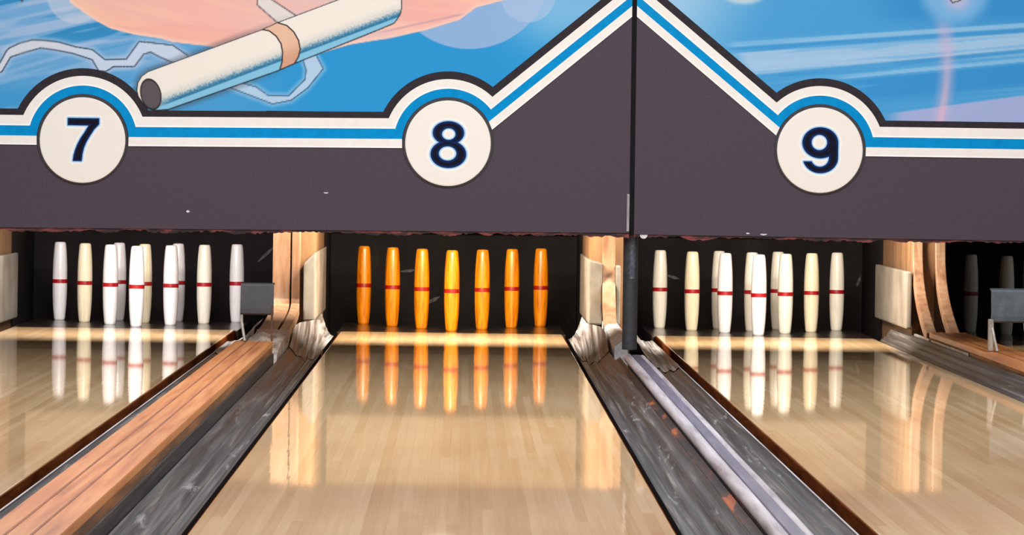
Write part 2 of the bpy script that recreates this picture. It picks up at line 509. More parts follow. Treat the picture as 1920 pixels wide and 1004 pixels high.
# ------------------------------------------------------------------ divider caps
def cap(x0, x1, y1, label):
    t = thing('divider_cap', label, 'divider', ((x0 + x1) / 2, Y0, -0.16), 'wooden caps between lanes')
    hw, L, Z = (x1 - x0) / 2, y1 - Y0, 0.25
    b = MB(); b.box(-hw, hw, 0, L, Z - 0.025, Z, 'capwood'); b.build('top_board', t, bevel=0.004)
    for gx in (-0.36, 0.3):
        b = MB(); b.box(gx * hw - 0.0028, gx * hw + 0.0028, 0, L - 0.01, Z - 0.002, Z + 0.0012, 'groove'); b.build('groove', t)
    for s in (-1, 1):
        b = MB()
        b.box(min(s * (hw - 0.018), s * (hw - 0.002)), max(s * (hw - 0.018), s * (hw - 0.002)), 0, L, Z - 0.05, Z - 0.0255, 'capside')
        b.build('side_board', t)
        b = MB()
        b.box(min(s * (hw - 0.018), s * (hw + 0.004)), max(s * (hw - 0.018), s * (hw + 0.004)), 0, L, 0.0, Z - 0.0505, 'capdark')
        b.build('skirt_board', t)
    return t


cap(*D78, 17.62, 'long orange wood cap with two grooves between lanes 7 and 8')
cap(*D910, 19.6, 'red-brown wood cap between lane 9 and the unlit lane')

# rails of the ball return between lanes 8 and 9
t = thing('return_rail', 'pair of scuffed white rails with lavender strip between lanes 8 and 9', 'rail', (0.71, Y0, -0.16))
for gx, rr in ((-0.019, 0.018), (0.042, 0.013)):
    b = MB(); b.tube([(gx, i * 0.48, 0.186 + (0.001 * math.sin(i))) for i in range(25)], rr, 'rail', 14); b.build('rail', t, smooth=True)
b = MB(); b.box(-0.001, 0.031, 0, 11.5, 0.16, 0.199, 'railflat'); o = b.build('flat_strip', t, bevel=0.003); o['label'] = 'flat lavender grey strip between the rails'
b = MB(); b.box(-0.018, 0.052, 0, 11.5, 0.0, 0.166, 'capdark'); b.build('support_beam', t)
b = MB()
b.grid([[(0.652 + 0.037 * j / 10, y, -0.010 - 0.014 * math.sin(math.pi * j / 10)) for j in range(11)] for y in [Y0 + 12.4 * i / 30 for i in range(31)]], 'trough')
b.box(0.653, 0.688, Y0, Y0 + 12.4, -0.16, -0.03, 'trough')
tag(b.build('return_trough', smooth=True), 'narrow rusty brown trough with orange flecks beside the white rails', 'trough')

# ------------------------------------------------------------------ kickbacks between the pits
def runner(parent, x0, x1, ytop=20.3, yend=19.62, ztop=0.9, zend=0.085, key='wood', th=0.05, kr=0.40):
    """curved wooden post: upright above, sweeping towards the bowler at its foot"""
    path = []
    for i in range(40):
        q = 1 - (1 - i / 39) ** 1.7
        z = ztop + (zend - ztop) * q
        k = max(0, 1 - (z - zend) / kr)
        y = ytop - (ytop - yend) * k ** 2.6
        path.append((y, z))
    rows = []
    for i, (y, z) in enumerate(path):
        a, c = path[max(0, i - 1)], path[min(len(path) - 1, i + 1)]
        dy, dz = c[0] - a[0], c[1] - a[1]
        l = math.hypot(dy, dz)
        ny, nz = -dz / l, dy / l
        yb, zb = y + abs(ny) * th, z - abs(nz) * th
        rows.append([(x0, y, z), (x1, y, z), (x1, yb, zb), (x0, yb, zb)])
    b = MB()
    b.grid(rows, key, close=True)
    b.quad(rows[0], key)
    b.quad(rows[-1][::-1], key)
    return b.build('curved_post', parent, bevel=0.004)


def guard(parent, x0, x1, y0, y1, ztop0, ztop1, zb=0.08):
    b = MB()
    n = len(b.v)
    b.v += [(x0, y0, zb), (x1, y0, zb), (x1, y0, ztop1), (x0, y0, ztop0), (x0, y1, zb), (x1, y1, zb), (x1, y1, ztop1), (x0, y1, ztop0)]
    for q in ((0, 1, 2, 3), (7, 6, 5, 4), (0, 4, 5, 1), (1, 5, 6, 2), (2, 6, 7, 3), (3, 7, 4, 0)):
        b.f.append(q)
        b.m.append(b.mi('guard'))
    o = b.build('side_guard', parent, bevel=0.008)
    return o


def kick(x0, x1, label, runners, guards, yend, kr=0.40):
    t = thing('kickback', label, 'pit divider', (0, 0, 0), 'pit dividers between the pin decks')
    b = MB(); b.box(x0 + 0.012, x1 - 0.012, 20.36, 21.8, -0.16, 1.24, 'tanwood'); b.build('inner_board', t)
    b = MB(); b.box(x0 + 0.012, x1 - 0.012, 21.802, YB - 0.004, -0.16, 1.24, 'black'); o = b.build('rear_board', t); o['label'] = 'black rear board beside the pins'
    for r0, r1 in runners:
        runner(t, r0, r1, yend=yend, kr=kr)
    for g in guards:
        guard(t, *g)
    return t


k = kick(-0.905, -0.700, 'pale wood pit divider with two posts, behind the small charcoal hood',
         [(-0.904, -0.822), (-0.814, -0.774)], [(-0.755, -0.700, 20.24, 21.8, 0.35, 0.405)], 18.9, 0.10)
b = MB()
rows = []
for i in range(31):
    q = i / 30
    y = 18.0 + 2.22 * q
    top = 0.03 + 0.045 * min(1, q * 3)
    row = [(-0.93 + 0.150 * j / 14, y, top - 0.05 * abs(j / 14 - 0.5) ** 2 + 0.006 * math.sin(j * 0.9 + i * 0.35)) for j in range(15)]
    row = [(-0.93, y, -0.16)] + row + [(-0.78, y, -0.16)]
    rows.append(row)
b.grid(rows, 'worn')
b.quad(rows[0], 'worn'); b.quad(rows[-1][::-1], 'worn')
o = b.build('chipped_foot', k, smooth=True); o['label'] = 'chipped cream foot of the pit divider'

k = kick(0.588, 0.800, 'pit divider with one wood post and ivory guards, beside the black upright post',
         [(0.652, 0.713)], [(0.588, 0.651, 20.24, 21.8, 0.385, 0.37), (0.714, 0.737, 20.24, 20.9, 0.36, 0.36)], 20.0)
b = MB()
b.v += [(0.652, 20.3, 0.10), (0.716, 20.3, 0.10), (0.730, 19.0, 0.075), (0.668, 19.0, 0.03), (0.652, 20.3, -0.16), (0.716, 20.3, -0.16), (0.730, 19.0, -0.16), (0.668, 19.0, -0.16)]
for q in ((0, 1, 2, 3), (7, 6, 5, 4), (0, 4, 5, 1), (1, 5, 6, 2), (2, 6, 7, 3), (3, 7, 4, 0)):
    b.f.append(q); b.m.append(b.mi('whitefoot'))
o = b.build('painted_foot', k, bevel=0.006); o['label'] = 'white painted foot of the pit divider'

k = kick(2.112, 2.292, 'pale wood pit divider with two curved posts beside the unlit lane',
         [(2.118, 2.165), (2.225, 2.272)], [(2.085, 2.1115, 20.26, 21.8, 0.35, 0.35)], 19.65)
b = MB(); b.box(2.166, 2.224, 20.325, 20.358, 0.06, 1.24, 'tanwood'); b.build('recessed_board', k)
b = MB()
for i in range(3):
    b.box(2.112, 2.122, 18.05 + i * 0.72, 18.70 + i * 0.72, 0.048, 0.062, 'bracket')
tag(b.build('metal_edging'), 'pale segmented metal edging along the gutter of lane 9', 'edging')

k = kick(-2.49, -2.285, 'pit divider with an ivory guard at the outer side of lane 7',
         [(-2.488, -2.41), (-2.40, -2.342)], [(-2.284, -2.262, 20.26, 21.8, 0.35, 0.35, 0.02)], 19.7)

# ------------------------------------------------------------------ black upright post under the joint of the masking units
t = thing('upright_post', 'charcoal padded upright post under the joint of the two sign panels', 'post', (0.704, 18.2, 0.052))
b = MB(); b.tube([(0, 0, 0.0), (0, 0, 0.30), (0, 0, 0.52)], 0.0315, 'post', 20); b.build('padded_sleeve', t, smooth=True)
b = MB(); b.tube([(0.004, -0.016, 0.30 + 0.21 * i / 24) for i in range(25)], [0.017 + 0.0016 * (i % 3 == 0) for i in range(25)], 'tape', 14)
o = b.build('wrapped_tape', t, smooth=True); o['label'] = 'ribbed shiny tape around the upper post'

# ------------------------------------------------------------------ hoods on the divider caps
def hood(x0, x1, yb, mk, lm, label, plate_z, curved):
    t = thing('return_hood', label, 'hood', ((x0 + x1) / 2, yb, 0.0935), 'metal hoods on the divider caps')
    hw = (x1 - x0) / 2
    z0, z1 = plate_z
    prof = [(0.0, z0), (0.001, z0 + 0.02), (0.006, z0 + 0.5 * (z1 - z0)), (0.013, z1 - 0.012), (0.017, z1 - 0.003), (0.03, z1), (0.05, z1)]
    th = 0.006
    b = MB()
    rows = [[(-hw, y, z), (hw, y, z), (hw, y + th, z - th), (-hw, y + th, z - th)] for y, z in prof]
    b.grid(rows, mk, close=True); b.quad(rows[0], mk); b.quad(rows[-1][::-1], mk)
    b.build('cover_plate', t, bevel=0.0015)
    for s in (-1, 1):
        b = MB()
        xx = s * (hw - 0.006)
        if s < 0 or curved:
            pts = [(xx, 0.015, z0 + 0.02), (xx + 0.0, 0.005, z0 - 0.03), (xx + 0.006, -0.015, 0.05), (xx + 0.016, -0.035, 0.0)]
            pp = []
            for i in range(len(pts) - 1):
                for q in range(4):
                    pp.append(tuple(pts[i][k] + (pts[i + 1][k] - pts[i][k]) * q / 4 for k in range(3)))
            pp.append(pts[-1])
            b.tube(pp, 0.006, 'bracket', 8)
        else:
            b.tube([(xx, 0.0, z0 + 0.03), (xx, -0.002, 0.06), (xx + 0.001, -0.004, 0.0)], 0.0045, lm, 8)
        b.build('leg', t, smooth=True)
    return t


hood(-0.912, -0.776, 17.55, 'hood_dark', 'rust', 'small charcoal metal hood on thin legs at the end of the orange cap', (0.112, 0.236), False)
h2 = hood(2.155, 2.30, 17.55, 'hood_grey', 'bracket', 'slate grey metal hood on pale brackets beside the unlit lane', (0.122, 0.254), True)
b = MB(); b.box(-0.082, -0.062, 0.0, 0.035, 0.0, 0.13, 'bracket'); b.build('bracket_plate', h2, bevel=0.003)

# ------------------------------------------------------------------ candlepins
PROF = [(0.0255, 0.0), (0.0282, 0.003), (0.0295, 0.012), (0.0328, 0.045), (0.0358, 0.085), (0.0376, 0.130), (0.0383, 0.170), (0.0384, 0.2005),
        (0.0383, 0.231), (0.0377, 0.270), (0.0360, 0.315), (0.0332, 0.355), (0.0305, 0.386), (0.0288, 0.396), (0.0245, 0.4015), (0.013, 0.403)]



def make_pin(body, band):
    t = thing('candlepin', '', 'bowling pin')
    b = MB(); b.lathe(PROF, body); b.build('body', t, smooth=True)
    b = MB(); b.lathe([(0.038, 0.1895), (0.0394, 0.1902), (0.0397, 0.2), (0.0394, 0.2092), (0.038, 0.2100)], band)
    o = b.build('stripe', t, smooth=True); o['label'] = 'red stripe around the middle'
    return t


PROTO, USED = {}, set()


def copy_pin(src):
    r = src.copy()
    COL.objects.link(r)
    for ch in src.children:
        c = ch.copy()
        COL.objects.link(c)
        c.parent = r
    return r


def place_pin(kind, x, y, label, group):
    if kind not in PROTO:
        PROTO[kind] = make_pin(kind, 'band_darkred' if kind == 'pin_orange' else 'band_red')
        o = PROTO[kind]
    else:
        o = copy_pin(PROTO[kind])
    o.location = (x, y, -0.003)
    o.rotation_euler[2] = rnd.uniform(0, 6.28)
    tag(o, label, 'bowling pin', group)


S = 0.1524
ROWY = [22.2, 22.2 - 0.264, 22.2 - 0.528, 22.2 - 0.792]
# (row, column in half spacings, kind)
SETS = {
    7: [(0, -3, 'pin_white'), (0, -1, 'pin_white'), (0, 1, 'pin_white'), (0, 3, 'pin_white'), (1, -2, 'pin_cream'), (1, 0, 'pin_cream'), (1, 2, 'pin_ivory'),
        (2, -1, 'pin_white'), (2, 1, 'pin_white'), (3, 0, 'pin_white')],
    8: [(0, -3, 'pin_orange'), (0, 3, 'pin_orange'), (1, -2, 'pin_orange'), (1, 2, 'pin_orange'), (2, -1, 'pin_orange'), (2, 1, 'pin_orange'), (3, 0, 'pin_orange')],
    9: [(0, -3, 'pin_ivory'), (0, -1, 'pin_ivory'), (0, 1, 'pin_ivory'), (0, 3, 'pin_ivory'), (1, -2, 'pin_cream'), (1, 0, 'pin_ivory'), (1, 2, 'pin_cream'),
        (2, -1, 'pin_white'), (2, 1, 'pin_ivory'), (3, 0, 'pin_white')],
    10: [(0, -3, 'pin_ivory'), (0, -1, 'pin_ivory'), (1, -2, 'pin_ivory')],
}
COLN = {'pin_white': 'white', 'pin_cream': 'cream', 'pin_ivory': 'ivory', 'pin_orange': 'orange'}
WHERE = {7: 'under disc seven', 8: 'under disc eight', 9: 'under disc nine', 10: 'in the unlit lane'}
POS = {0: {-3: 'back row, leftmost', -1: 'back row, second from left', 1: 'back row, second from right', 3: 'back row, rightmost'},
       1: {-2: 'third row from front, leftmost', 0: 'third row from front, middle', 2: 'third row from front, rightmost'},
       2: {-1: 'second row, left of the head pin', 1: 'second row, right of the head pin'},
       3: {0: 'head pin, nearest the bowler'}}
POS8 = {-3: 'first from left of the seven', -2: 'second from left of the seven', -1: 'third from left of the seven', 0: 'bright yellow-orange middle of the seven',
        1: 'third from right of the seven', 2: 'second from right of the seven', 3: 'first from right of the seven'}
POS10 = {(0, -3): 'nearest the curved posts', (1, -2): 'behind the slate grey hood', (0, -1): 'cut by the edge of the photo'}
GRP = {7: 'white candlepins below number 7', 8: 'orange candlepins below number 8', 9: 'warm white candlepins below number 9', 10: 'dim candlepins in the unlit lane'}
for n, pins in SETS.items():
    for row, c, kind in pins:
        if n == 8:
            lab = 'orange candlepin with red stripe under disc eight, ' + POS8[c]
        elif n == 10:
            lab = 'dim candlepin in the dark lane, ' + POS10[(row, c)]
        else:
            lab = '%s candlepin %s, %s' % (COLN[kind], WHERE[n], POS[row][c])
        place_pin(kind, PINC[n] + c * S, ROWY[row], lab, GRP[n])

# ------------------------------------------------------------------ masking units (sign panels) with their artwork
PS = YM / F                                # metres per photograph pixel on the panel
CR, SR = math.cos(ROLL), math.sin(ROLL)


def loc2(u, v):
    """photograph pixel -> panel pixels (p right, q up) about the vanishing point, unrolled"""
    du, dv = u - UC, v - VC
    return du * CR + dv * SR, -(-du * SR + dv * CR)


def P2(p, q):
    return p * PS, H + q * PS


D7, D8, D9 = loc2(155, 263), loc2(840, 269), loc2(1537, 282)
HK = [57.5, 45.5, 26.0, 7.0, -10.0]          # stripe edges above the disc centre on level stretches
RK = [135.0, 120.5, 102.5, 86.5, 86.5]       # their radii around the disc
DK = [29.5, 15.5, -1.0, -16.5, -32.0]        # their distance from the disc centre on the sloping stretches
ANG = math.radians(39.7)
TOPQ = 355.0                                 # top of what is built, above the frame
LSEAM, RSEAM = 308.2, 317.2


def arc_pts(c, r, a0, a1, n):
    return [(c[0] + r * math.cos(a0 + (a1 - a0) * i / n), c[1] + r * math.sin(a0 + (a1 - a0) * i / n)) for i in range(n + 1)]


def edge_left(k):
    """stripe edge k of the left panel, as level, hump, level, hump, slope; inner edges stop at the discs"""
    h, r, d = HK[k], RK[k], DK[k]
    a = math.asin(max(-1, min(1, h / r)))
    t = (math.cos(ANG), math.sin(ANG)); nn = (-math.sin(ANG), math.cos(ANG))
    ad = ANG + math.acos(d / r) * -1 + math.pi / 2      # angle on the circle where the slope leaves
    ad = math.atan2(d * nn[1] + math.sqrt(r * r - d * d) * t[1], d * nn[0] + math.sqrt(r * r - d * d) * t[0])
    segs = []
    segs.append([(LEFTP, D7[1] + h), (D7[0] - r * math.cos(a), D7[1] + h)])
    segs.append(arc_pts(D7, r, math.pi - a, a, 40))
    segs.append([(D7[0] + r * math.cos(a), D7[1] + h), (D8[0] - r * math.cos(a), D8[1] + h)])
    segs.append(arc_pts(D8, r, math.pi - a, ad, 36))
    x0 = D8[0] + r * math.cos(ad); y0 = D8[1] + r * math.sin(ad)
    segs.append([(x0, y0), (LSEAM, y0 + (LSEAM - x0) * math.tan(ANG))])
    return segs


def edge_right(k):
    h, r, d = HK[k], RK[k], DK[k]
    a = math.asin(max(-1, min(1, h / r)))
    t = (-math.cos(ANG), math.sin(ANG)); nn = (math.sin(ANG), math.cos(ANG))
    ad = math.atan2(d * nn[1] + math.sqrt(r * r - d * d) * t[1], d * nn[0] + math.sqrt(r * r - d * d) * t[0])
    x0 = D9[0] + r * math.cos(ad); y0 = D9[1] + r * math.sin(ad)
    segs = [[(RSEAM, y0 + (x0 - RSEAM) * math.tan(ANG)), (x0, y0)]]
    segs.append(arc_pts(D9, r, ad, a, 36))
    segs.append([(D9[0] + r * math.cos(a), D9[1] + h), (RIGHTP, D9[1] + h)])
    return segs


LEFTP, RIGHTP = -1040.0, 1320.0


def band(parent, edges, k, segs_used, key, name, y):
    b = MB()
    e0, e1 = edges(k), edges(k + 1)
    for si in segs_used:
        A, B = e0[si], e1[si]
        rowsA = [P2(*p) for p in A]
        rowsB = [P2(*p) for p in B]
        f0 = [(x, y, z) for x, z in rowsA]
        f1 = [(x, y, z) for x, z in rowsB]
        bk0 = [(x, YM + 0.001, z) for x, z in rowsA]
        bk1 = [(x, YM + 0.001, z) for x, z in rowsB]
        if key == 'trim_white':
            fm = [tuple(p[i] + (q[i] - p[i]) * 0.84 for i in range(3)) for p, q in zip(f0, f1)]
            b.grid([bk0, f0, fm], key)
            b.grid([fm, f1, bk1], 'trim_bright')
        else:
            b.grid([bk0, f0, f1, bk1], key)
    return b.build(name, parent)


# -- painting helpers (numpy, in photograph pixels)
def sd_poly(px, py, poly):
    poly = np.array(poly, float)
    d = np.full(px.shape, 1e9)
    s = np.ones(px.shape)
    n = len(poly)
    for i in range(n):
        a = poly[i]; b_ = poly[i - 1]
        ex, ey = b_[0] - a[0], b_[1] - a[1]
        wx, wy = px - a[0], py - a[1]
        tt = np.clip((wx * ex + wy * ey) / max(1e-9, ex * ex + ey * ey), 0, 1)
        d = np.minimum(d, (wx - ex * tt) ** 2 + (wy - ey * tt) ** 2)
        c1, c2, c3 = py >= a[1], py < b_[1], ex * wy > ey * wx
        s = np.where((c1 & c2 & c3) | (~c1 & ~c2 & ~c3), -s, s)
    return s * np.sqrt(d)


def sd_line(px, py, pts):
    d = np.full(px.shape, 1e9)
    for (x0, y0), (x1, y1) in zip(pts[:-1], pts[1:]):
        ex, ey = x1 - x0, y1 - y0
        wx, wy = px - x0, py - y0
        tt = np.clip((wx * ex + wy * ey) / max(1e-9, ex * ex + ey * ey), 0, 1)
        d = np.minimum(d, (wx - ex * tt) ** 2 + (wy - ey * tt) ** 2)
    return np.sqrt(d)


def sst(x, a, b_):
    t = np.clip((x - a) / (b_ - a), 0, 1)
    return t * t * (3 - 2 * t)


def mixc(c, col, al):
    al = np.clip(al, 0, 1)[..., None]
    return c * (1 - al) + np.array(col, float) * al


_rs = np.random.RandomState(7)
_tab = _rs.rand(256, 256)


def vnoise(x, y):
    xi, yi = np.floor(x).astype(int), np.floor(y).astype(int)
    xf, yf = x - xi, y - yi
    xf, yf = xf * xf * (3 - 2 * xf), yf * yf * (3 - 2 * yf)
    g = lambda a, c: _tab[a % 256, c % 256]
    return (g(xi, yi) * (1 - xf) + g(xi + 1, yi) * xf) * (1 - yf) + (g(xi, yi + 1) * (1 - xf) + g(xi + 1, yi + 1) * xf) * yf


def streaks(u, v, slope, lx, ly):
    vv = v + slope * u
    return 0.6 * vnoise(u / lx, vv / ly) + 0.4 * vnoise(u / lx * 2.3 + 31, vv / ly * 2.1 + 17)


def lin_arr(c):
    c = np.clip(c / 255.0, 0, 1)
    return np.where(c <= 0.04045, c / 12.92, ((c + 0.055) / 1.055) ** 2.4)


def paint_mesh(name, V, Fc, colors, key, parent):
    me = bpy.data.meshes.new(name)
    me.from_pydata(V, [], Fc)
    at_ = me.color_attributes.new('paint', 'FLOAT_COLOR', 'POINT')
    buf = np.ones((len(V), 4), np.float32)
    buf[:, :3] = lin_arr(colors)
    at_.data.foreach_set('color', buf.ravel())
    me.materials.append(M[key])
    o = bpy.data.objects.new(name, me)
    COL.objects.link(o)
    o.parent = parent
    return o


def unloc(p, q):
    """panel pixels -> photograph pixels"""
    vv = -q
    return UC + p * CR - vv * SR, VC + p * SR + vv * CR


def art_grid(name, ps, lowf, paint, y, parent, nrow=118):
    ps = np.array(ps)
    low = np.array([lowf(p) for p in ps])
    tt = np.linspace(0, 1, nrow)
    Pm = np.repeat(ps[None, :], nrow, 0)
    Qm = low[None, :] + (TOPQ - low[None, :]) * tt[:, None]
    u, v = unloc(Pm, Qm)
    col = paint(u, v).reshape(-1, 3)
    V = [(x * PS, y, H + q * PS) for x, q in zip(Pm.ravel(), Qm.ravel())]
    n = len(ps)
    Fc = [(i * n + j, i * n + j + 1, (i + 1) * n + j + 1, (i + 1) * n + j) for i in range(nrow - 1) for j in range(n - 1)]
    return paint_mesh(name, V, Fc, col, 'art', parent)


PIN_ART = [(256, 170), (258, 155), (265, 143), (277, 134), (307, 123), (491, 55), (517, 43), (631, 0), (745, -43), (753, -30), (754, 15), (751, 28),
           (740, 44), (709, 57), (552, 120), (520, 134), (316, 206), (290, 208), (276, 203), (266, 192), (259, 182)]


def paint_left(u, v):
    c = np.zeros(u.shape + (3,))
    right = sst(u, 250, 620)
    c[:] = (104, 166, 216)
    c = mixc(c, (40, 148, 212), right)
    c = mixc(c, (120, 172, 220), sst(v, 120, 0) * (1 - right) * 0.6)
    c = mixc(c, (66, 154, 212), sst(v, 110, 190) * (1 - right))
    # brushed streaks on the left
    s = streaks(u, v, 0.20, 190, 17)
    lft = 1 - sst(u, 230, 420)
    c = mixc(c, (186, 198, 226), sst(s, 0.52, 0.68) * lft * (1 - sst(v, 95, 175)) * 0.6)
    c = mixc(c, (34, 132, 190), sst(s, 0.42, 0.30) * lft * (1 - sst(v, 60, 110)) * 0.8)
    c = mixc(c, (150, 186, 224), sst(streaks(u, v, 0.3, 170, 14), 0.55, 0.75) * lft * sst(v, 90, 110) * 0.5)
    # pale upper right towards the sloping stripes
    c = mixc(c, (128, 186, 228), sst(u, 900, 1040) * sst(v, 140, 20) * 0.9)
    # pale bubbles
    dd = np.hypot(u - 880, v + 63) - 155
    c = mixc(c, (150, 180, 222), sst(dd, 1.0, -1.0) * 0.9)
    c = mixc(c, (172, 196, 230), sst(np.hypot(u - 990, v + 10) - 52, 1, -1) * 0.6)
    dd = np.hypot(u - 142, v + 10) - 54
    c = mixc(c, (196, 206, 224), sst(dd, 1.2, -1.2) * 0.62)
    # big peach shape
    pk = [(125, -60), (131, 4), (158, 24), (182, 40), (208, 54), (252, 65), (300, 72), (324, 79), (386, 86), (470, 100), (600, 100), (655, 84), (678, 80), (735, 71),
          (800, 56), (862, 37), (893, 14), (946, 0), (985, -60)]
    d = sd_poly(u, v, pk)
    c2 = np.zeros_like(c)
    c2[:] = (243, 184, 173)
    c2 = mixc(c2, (236, 200, 186), sst(u, 210, 130) * 0.8)
    c2 = mixc(c2, (226, 196, 196), sst(u, 360, 620) * 0.75 * (1 - sst(u, 700, 790)))
    c2 = mixc(c2, (250, 196, 172), sst(streaks(u, v, -0.25, 140, 12), 0.5, 0.7) * 0.5)
    c2 = mixc(c2, (252, 196, 160), sst(-d, 34, 8) * sst(u, 480, 300) * 0.55)
    c2 = mixc(c2, (238, 168, 160), sst(streaks(u, v, -0.1, 260, 22), 0.56, 0.72) * 0.4)
    c2 = mixc(c2, (196, 160, 176), (sst(np.abs(v - (110 - 0.22 * (u - 480)) - 2), 3, 0.5)) * sst(u, 690, 740) * 0.8)
    c2 = mixc(c2, (248, 206, 190), sst(-d, 9, 2) * 0.7)
    a = sst(d, 1.0, -1.0)[..., None]
    c = c * (1 - a) + c2 * a
    # pale outlined ribbon
    up = [(-170, 70), (-60, 150), (0, 118), (13, 94), (18, 90), (37, 81), (60, 75), (84, 76), (110, 79), (142, 88), (173, 93), (197, 112), (237, 111), (261, 78), (291, 81), (324, 85), (352, 104)]
    lo = [(-170, 90), (-60, 170), (4, 134), (20, 107), (44, 99), (76, 90), (105, 94), (136, 100), (173, 112), (185, 133), (199, 134), (213, 125), (252, 125), (270, 101), (283, 98), (300, 107), (335, 122)]
    d = sd_poly(u, v, up + lo[::-1])
    c = mixc(c, (190, 206, 232), sst(d, 12, 0) * 0.55)
    c = mixc(c, (196, 212, 234), sst(d, 0.8, -0.8))
    c = mixc(c, (216, 216, 226), sst(d, 0, -2) * sst(u, 190, 90) * 0.7)
    ln = np.minimum(sd_line(u, v, up), sd_line(u, v, lo))
    c = mixc(c, (58, 72, 92), sst(ln, 1.9, 0.5))
    # ribbon right of the painted pin
    o_ = [(420, 158), (438, 167), (511, 195), (546, 188), (577, 165), (606, 129), (593, 104)]
    i_ = [(440, 148), (458, 157), (480, 163), (504, 180), (541, 180), (572, 149), (574, 131), (568, 112)]
    d = sd_poly(u, v, o_ + i_[::-1])
    c = mixc(c, (190, 214, 238), sst(d, 11, 0) * 0.5)
    c = mixc(c, (176, 206, 234), sst(d, 0.8, -0.8))
    ln = np.minimum(sd_line(u, v, o_), sd_line(u, v, i_))
    c = mixc(c, (62, 92, 128), sst(ln, 1.7, 0.4))
    # ribbon above the painted pin
    rb = [(484, -30), (482, 9), (522, 44), (556, 30), (508, -2), (510, -30)]
    d = sd_poly(u, v, rb)
    c = mixc(c, (226, 218, 216), sst(d, 0.8, -0.8))
    c = mixc(c, (66, 56, 60), sst(np.abs(d), 1.7, 0.4))
    # small dark arrow tip at the top edge
    d = sd_poly(u, v, [(30, -12), (41, 5), (54, -12)])
    c = mixc(c, (74, 82, 110), sst(d, 1, -1))
    # airbrushed shade around the painted pin
    d = sd_poly(u, v, PIN_ART)
    c = mixc(c, (74, 78, 88), sst(d, 13, 0) * 0.42 * (1 - sst(u, 420, 560)))
    # pale line along the border
    return c


def paint_pin(u, v):
    # axis of the painted pin
    ax, ay = math.cos(math.radians(-20.6)), math.sin(math.radians(-20.6))
    d = sd_poly(u, v, PIN_ART)
    # across: 0 at the upper edge, 1 at the lower edge
    up0, lo0 = (307, 123), (316, 206)
    nu = ((u - 307) * -ay + (v - 123) * ax)
    a = nu / 74.0
    c = np.zeros(u.shape + (3,))
    c[:] = (240, 233, 224)
    g = vnoise(u / 1.9, v / 1.9) * 0.09
    c = mixc(c, (206, 208, 208), sst(a + g, 0.60, 0.84) * 0.7)
    c = mixc(c, (34, 112, 158), sst(a + g, 0.78, 0.97) * (1 - sst(u, 330, 270)) * 0.95)
    c = mixc(c, (132, 194, 226), sst(a, 0.925, 0.955))
    c = mixc(c, (236, 240, 244), sst(a, 0.06, 0.0) * 0.5)
    # shading near the ring
    # peach ring
    lc = [(489, 55), (505, 58), (518, 68), (527, 82), (530, 98), (529, 116), (524, 134)]
    rc = [(522, 43), (538, 48), (551, 60), (560, 76), (563, 92), (560, 106), (552, 120)]
    pd = sd_poly(u, v, lc + [(524, 140), (556, 124)] + rc[::-1] + [(517, 38), (484, 52)])
    pc = mixc(np.zeros_like(c) + np.array((232, 188, 162.)), (206, 152, 126), sst(a, 0.55, 1.0) * 0.8)
    m = sst(pd, 0.8, -0.8)[..., None]
    c = c * (1 - m) + pc * m
    ln = np.minimum(sd_line(u, v, lc), sd_line(u, v, rc))
    c = mixc(c, (52, 40, 44), sst(ln, 1.9, 0.5))
    # dark end face
    ca, sa = math.cos(math.radians(-14)), math.sin(math.radians(-14))
    ex, ey = (u - 283) * ca + (v - 177) * sa, -(u - 283) * sa + (v - 177) * ca
    e = (np.sqrt((ex / 18.5) ** 2 + (ey / 28.5) ** 2) - 1) * 19
    c = mixc(c, (92, 84, 90), sst(e, 0.8, -0.8))
    c = mixc(c, (46, 38, 44), sst(np.abs(e), 1.8, 0.5))
    # outline
    c = mixc(c, (44, 40, 48), sst(-d, 2.4, 0.8))
    return c


